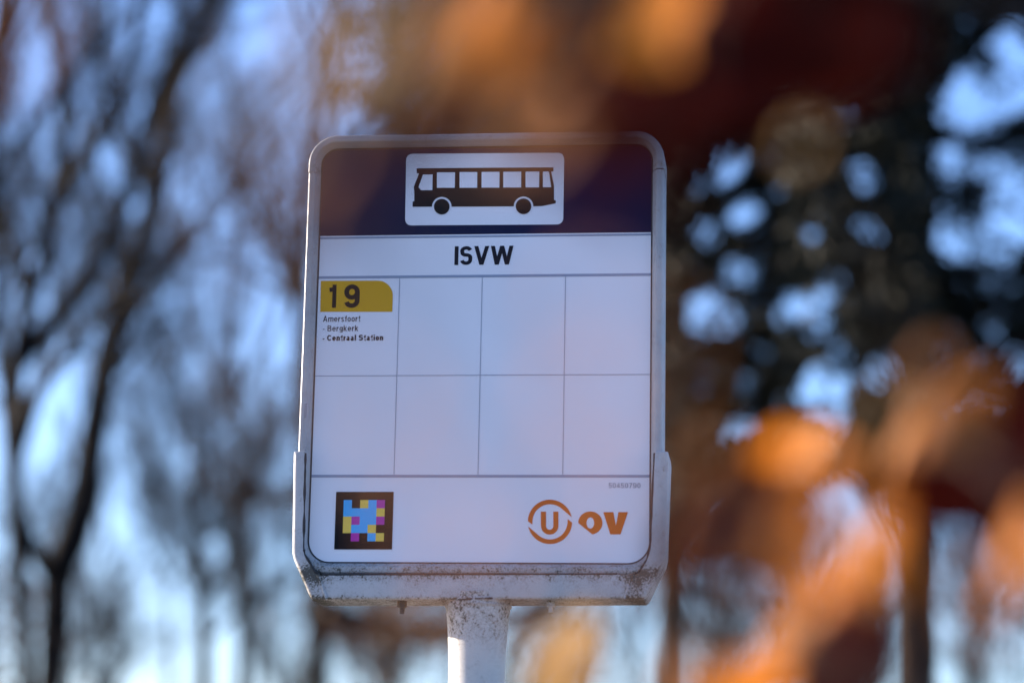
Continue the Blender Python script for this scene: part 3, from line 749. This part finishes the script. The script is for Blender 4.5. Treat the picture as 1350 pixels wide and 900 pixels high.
# far shrub with brown winter leaves, low at left and below the sign ---
M_brown = leafmat('dry brown leaves', (0.12, 0.06, 0.032), (0.06, 0.032, 0.02), 0.3)
def brown_shrub(label, px, py, d, w_px, h_px, n, seed):
    r = random.Random(seed); t = empty('oak_sapling', base_of(px, py, d)); tag(t, label, 'sapling', 'oak saplings with brown winter leaves')
    c = at(px, py, d); sc = d / FPX; st = Geo(); lf = Geo()
    for k in range(9):
        e = c + RIGHT * r.uniform(-.8, .8) * w_px * sc * 0.5 + Vector((0, r.uniform(-.6, .6), r.uniform(-.2, .5) * h_px * sc))
        b0 = Vector((c.x + r.uniform(-.1, .1), c.y, -0.1)); st.add(tube(smooth_line([b0, b0.lerp(e, 0.5) + rvec(r) * 0.15, e], 4), [0.014 - 0.001 * i for i in range(9)], 5, False))
    for k in range(n):
        a, e = r.gauss(0, 0.33), r.gauss(0, 0.33)
        p = c + RIGHT * (a * w_px * sc) + Vector((0, r.uniform(-.7, .7), e * h_px * sc))
        u = rvec(r); v = u.cross(rvec(r)).normalized(); l_ = r.uniform(0.05, 0.10)
        lf.add(([p, p + u * l_ * 0.5 + v * l_ * 0.3, p + u * l_, p + u * l_ * 0.5 - v * l_ * 0.3], [(0, 1, 2, 3)]))
    st.build('stem', M_twig, t); lf.build('foliage', M_brown, t)
brown_shrub('brown-leaved sapling in the lower left corner of the view', -5, 850, 16, 130, 190, 500, 1)
brown_shrub('brown-leaved sapling seen under the bracket left of the pole', 520, 830, 17, 160, 80, 420, 2)
#LEAVES
# ------------------------------------------------------------------ beech sapling close to the lens, dry winter leaves
def dryleaf(name, a, b, trans, spec=0.2):
    m = mat(name, a, 0.5, spec); N = NB(m); co = N.coord()
    n = N.noise(co, 3.0, 4, 0.6); wv = N.n('ShaderNodeTexWave'); wv.inputs['Scale'].default_value = 3.2; wv.inputs['Distortion'].default_value = 1.5; N.l(co, wv.inputs['Vector'])
    c = N.mix(N.ramp(n, 0.35, 0.65), a, b); c = N.mix(N.math('MULTIPLY', wv.outputs['Fac'], 0.25), c, tuple(k * 0.6 for k in a)); N.l(c, N.b.inputs['Base Color'])
    t = N.n('ShaderNodeBsdfTranslucent'); N.l(c, t.inputs['Color'])
    mx = N.n('ShaderNodeMixShader'); mx.inputs[0].default_value = trans
    N.l(N.b.outputs[0], mx.inputs[1]); N.l(t.outputs[0], mx.inputs[2])
    N.l(mx.outputs[0], N.nt.nodes['Material Output'].inputs['Surface']); return m
TONES = {'o': dryleaf('orange beech leaf', (0.72, 0.225, 0.017), (0.62, 0.18, 0.013), 0.5),
         'b': dryleaf('brown beech leaf', (0.40, 0.135, 0.018), (0.27, 0.08, 0.012), 0.45),
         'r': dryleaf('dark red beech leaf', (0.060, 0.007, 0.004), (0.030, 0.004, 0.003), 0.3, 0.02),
         'y': dryleaf('golden beech leaf', (0.50, 0.26, 0.05), (0.40, 0.19, 0.035), 0.5)}
M_stem = bark('smooth beech bark', (0.10, 0.075, 0.06), (0.06, 0.046, 0.04), 60)
LEAF = {}
for tone, m in TONES.items():
    for k in range(4):
        r = random.Random(k * 7 + 1); NU, NV = 6, 4; vs, fs = [], []
        cu, cv, tw = r.uniform(0.1, 0.45), r.uniform(-0.5, 0.9), r.uniform(-0.5, 0.5)
        for i in range(NU + 1):
            u = i / NU; wd = 0.31 * math.sin(math.pi * (0.03 + 0.94 * u) ** 0.85) ** 0.8
            for j in range(NV + 1):
                v = (j / NV - 0.5) * 2; y = v * wd; a = tw * (u - .5)
                z = cu * (u - 0.5) ** 2 + cv * y * y * 2.2 + 0.03 * math.sin(u * 19) * abs(v)
                vs.append((u - 0.5, y * math.cos(a) - z * math.sin(a), z * math.cos(a) + y * math.sin(a)))
        for i in range(NU):
            for j in range(NV): fs.append((i * (NV + 1) + j, i * (NV + 1) + j + 1, (i + 1) * (NV + 1) + j + 1, (i + 1) * (NV + 1) + j))
        me = bpy.data.meshes.new('leaf'); me.from_pydata(vs, [], fs); me.materials.append(m)
        me.polygons.foreach_set('use_smooth', [True] * len(me.polygons)); LEAF[tone, k] = me
stem0 = at(1640, 1500, 1.08)
sap = empty('beech_sapling', (stem0.x, stem0.y, 0.0))
tag(sap, 'young beech with dry orange and dark red leaves, blurred in front of the sign', 'sapling')
BR = [  # pixel x, pixel y, metres; radius at start and end
    ([(1640, 420, 1.075), (1480, 120, 1.075), (1280, -20, 1.100), (1030, -50, 1.100), (800, -40, 1.050), (640, -50, 0.975), (430, -60, .66), (200, -60, .58), (0, -30, .52)], .0034, .0010),
    ([(1640, 1100, 1.075), (1450, 880, 1.075), (1330, 770, 1.050), (1190, 710, 1.025), (1060, 680, 1.025), (940, 690, 1.000)], .0030, .0010),
    ([(1450, 880, 1.075), (1350, 680, 1.050), (1280, 560, 1.025), (1200, 500, 1.000)], .0022, .0008),
    ([(1640, 1260, 1.075), (1380, 1060, 1.075), (1150, 900, 1.050), (1040, 860, 1.075), (900, 880, 1.188), (760, 905, 1.15)], .0028, .0008),
    ([(1640, 1420, 1.075), (1300, 1300, .60), (980, 1060, .48), (860, 820, .45), (800, 620, .45), (815, 420, .47)], .0024, .0006),
    ([(980, 1060, .48), (760, 900, .46), (620, 720, .45), (540, 590, .45)], .0014, .0006),
    ([(430, -60, .66), (440, 90, .56), (450, 220, .52)], .0010, .0006),
]
nodes = []
sp = [Vector((stem0.x + 0.01, stem0.y + 0.01, -0.1)), Vector((stem0.x - 0.012, stem0.y, 0.5)), at(1640, 1420, 1.075), at(1640, 1100, 1.075), at(1640, 420, 1.075), at(1600, -300, 1.08), at(1580, -900, 1.1)]
ln = smooth_line(sp, 6); vs, fs = tube(ln, [0.010 - 0.0075 * i / (len(ln) - 1) for i in range(len(ln))], 10); mesh_obj('stem', vs, fs, M_stem, sap, smooth=True); nodes += ln[14:]
for pp, r0, r1 in BR:
    ln = smooth_line([at(*q) for q in pp], 6); n = len(ln)
    vs, fs = tube(ln, [r0 + (r1 - r0) * k / (n - 1) for k in range(n)], 7); mesh_obj('branch', vs, fs, M_stem, sap, smooth=True); nodes += ln
rl = random.Random(12)
def leaf(c, ln_, tone, n, ang=None):
    """one leaf blade centred at c, its face turned to n, and the short stalk that ties it to the nearest branch"""
    n = n.normalized(); hang = Vector((rl.uniform(-1, 1), rl.uniform(-.5, .5), -rl.uniform(.2, 1.2)))
    if ang is not None: hang = RIGHT * math.cos(rad(ang)) + UP * math.sin(rad(ang))
    a = hang - n * hang.dot(n); a.normalize(); b = n.cross(a)
    o = bpy.data.objects.new('leaf', LEAF[tone, rl.randrange(4)]); COL.objects.link(o); o.parent = sap
    R = Matrix((a, b, n)).transposed().to_4x4()
    o.matrix_basis = Matrix.Translation(c - Vector(sap.location)) @ R @ Matrix.Scale(ln_, 4)
    base = c - a * ln_ * 0.5; q = min(nodes, key=lambda p: (p - base).length)
    mid = base.lerp(q, 0.5) + Vector((0, 0, 0.12 * (q - base).length))
    path = smooth_line([base + a * ln_ * 0.04, mid, q], 3)
    vs, fs = tube(path, [0.0005 + 0.0005 * i / (len(path) - 1) for i in range(len(path))], 4)
    mesh_obj('twig', vs, fs, M_stem, sap, smooth=True)
LIT = Vector((-0.75, -0.62, 0.15)); BACKLIT = Vector((-0.55, 0.80, 0.2)); EDGE = Vector((-0.25, -0.95, 0.15)); DARK = Vector((-0.24, -0.97, 0.0)); SKYW = Vector((0.10, -0.90, 0.30)); MID = Vector((-0.52, -0.84, 0.12))
PLACE = [  # px, py, metres, length, tone, facing, (direction of the blade in degrees)
    # above the sign
    (884, 22, 1.2, .082, 'o', Vector((-0.40, -0.90, 0.12)), 5), (905, -30, 1.30, .05, 'o', EDGE, 60),
    (640, 45, 1.15, .068, 'o', EDGE, 75), (648, 92, 1.20, .034, 'o', MID, 10), (596, 20, 1.0, .046, 'b', LIT, 40), (590, 120, .95, .034, 'b', EDGE, 80),
    (745, 130, 1.10, .068, 'b', LIT, 15), (715, 60, 1.1, .05, 'b', EDGE, 70), (700, 160, .80, .036, 'b', EDGE, 0),
    (775, 40, 1.10, .062, 'r', EDGE, 80), (825, 140, 1.05, .060, 'r', SKYW, 30), (560, 150, .9, .044, 'r', DARK, 60), (600, 145, 1.0, .03, 'r', EDGE, 0),
    (705, 185, .66, .018, 'b', LIT, 0), (640, 185, .66, .012, 'b', LIT, 0), (780, 205, .70, .030, 'r', DARK, 10),
    (450, 40, .60, .024, 'y', LIT, 0), (420, 85, .66, .026, 'b', LIT, 20), (360, 110, .56, .014, 'y', LIT, 40), (510, 70, .62, .024, 'y', LIT, 70), (345, 280, .50, .014, 'b', LIT, 80),
    (330, 190, .50, .010, 'y', LIT, 60), (380, 430, .48, .010, 'b', LIT, 80), (360, 560, .48, .008, 'b', LIT, 80),
    (432, 228, .66, .030, 'r', DARK, 30), (420, 196, .66, .013, 'o', LIT, 0), (470, 258, .62, .014, 'r', DARK, 70), (390, 320, .46, .014, 'r', DARK, 90),
    (2, 10, .50, .016, 'o', LIT, 80), (-20, 40, .50, .014, 'o', LIT, 60),
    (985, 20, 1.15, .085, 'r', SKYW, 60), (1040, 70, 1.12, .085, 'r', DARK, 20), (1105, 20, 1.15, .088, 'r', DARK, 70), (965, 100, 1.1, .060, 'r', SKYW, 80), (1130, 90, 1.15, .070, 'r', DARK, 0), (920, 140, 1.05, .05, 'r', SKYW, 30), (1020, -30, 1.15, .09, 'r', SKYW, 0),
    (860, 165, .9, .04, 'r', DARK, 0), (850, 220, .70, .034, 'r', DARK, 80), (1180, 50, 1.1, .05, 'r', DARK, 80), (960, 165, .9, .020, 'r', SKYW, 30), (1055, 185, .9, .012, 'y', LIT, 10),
    # lower right
    (1048, 612, 1.42, .070, 'o', LIT, 15), (1020, 600, 1.30, .034, 'o', BACKLIT, 60), (1100, 600, 1.1, .022, 'o', LIT, 0),
    (1196, 608, 1.35, .052, 'o', MID, 75), (1212, 560, 1.1, .030, 'b', LIT, 60), (1172, 545, .9, .016, 'y', LIT, 30), (1225, 490, .95, .018, 'b', MID, 60),
    (1032, 845, 1.40, .092, 'o', LIT, 35), (1075, 800, 1.2, .046, 'o', LIT, 0), (985, 905, 1.25, .056, 'o', BACKLIT, 30), (1050, 770, 1.05, .030, 'o', EDGE, 50),
    (1150, 750, 1.20, .064, 'o', MID, 62), (1128, 815, 1.15, .040, 'b', LIT, 60), (1115, 690, .62, .018, 'o', BACKLIT, 60), (1060, 700, .75, .016, 'o', LIT, 0),
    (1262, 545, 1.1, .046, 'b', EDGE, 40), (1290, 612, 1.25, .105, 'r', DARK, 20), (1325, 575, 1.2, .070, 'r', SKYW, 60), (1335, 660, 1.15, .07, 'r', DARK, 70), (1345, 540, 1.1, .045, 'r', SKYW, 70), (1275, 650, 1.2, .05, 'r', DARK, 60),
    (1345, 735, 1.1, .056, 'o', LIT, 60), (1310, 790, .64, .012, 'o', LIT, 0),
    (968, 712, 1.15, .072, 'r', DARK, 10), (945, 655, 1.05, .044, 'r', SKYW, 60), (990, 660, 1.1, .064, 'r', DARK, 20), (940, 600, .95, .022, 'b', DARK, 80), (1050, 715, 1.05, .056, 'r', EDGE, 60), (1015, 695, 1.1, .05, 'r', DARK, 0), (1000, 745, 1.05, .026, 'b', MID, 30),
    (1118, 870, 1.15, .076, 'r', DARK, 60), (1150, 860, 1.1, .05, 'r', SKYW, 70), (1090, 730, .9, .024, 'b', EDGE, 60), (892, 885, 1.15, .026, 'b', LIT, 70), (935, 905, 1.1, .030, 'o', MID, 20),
    (750, 850, 1.25, .060, 'y', LIT, 0), (740, 892, 1.25, .056, 'y', LIT, 10), (800, 905, 1.2, .02, 'b', EDGE, 0),
    # small curled leaves very close, veiling the sign face
    (500, 520, .58, .015, 'o', LIT, 75), (540, 600, .58, .017, 'o', LIT, 75), (575, 690, .58, .017, 'o', LIT, 70), (620, 760, .6, .015, 'o', LIT, 75), (770, 400, .60, .015, 'o', LIT, 85), (765, 520, .58, .017, 'o', LIT, 85), (760, 640, .58, .017, 'o', LIT, 80), (830, 700, .60, .015, 'o', LIT, 80), (670, 610, .44, .010, 'o', LIT, 80), (850, 470, .5, .009, 'o', LIT, 80),
]
for px, py, d, ll, tone, nn, ang in PLACE:
    leaf(at(px, py, d), ll, tone, nn + rvec(rl) * 0.12, ang)
for k in range(46):                              # the rest of the sapling, beside the view
    px, py = rl.uniform(1420, 1950), rl.uniform(-700, 1700)
    leaf(at(px, py, rl.uniform(.98, 1.2)), rl.uniform(.03, .055), rl.choice('oobbr'), rvec(rl))
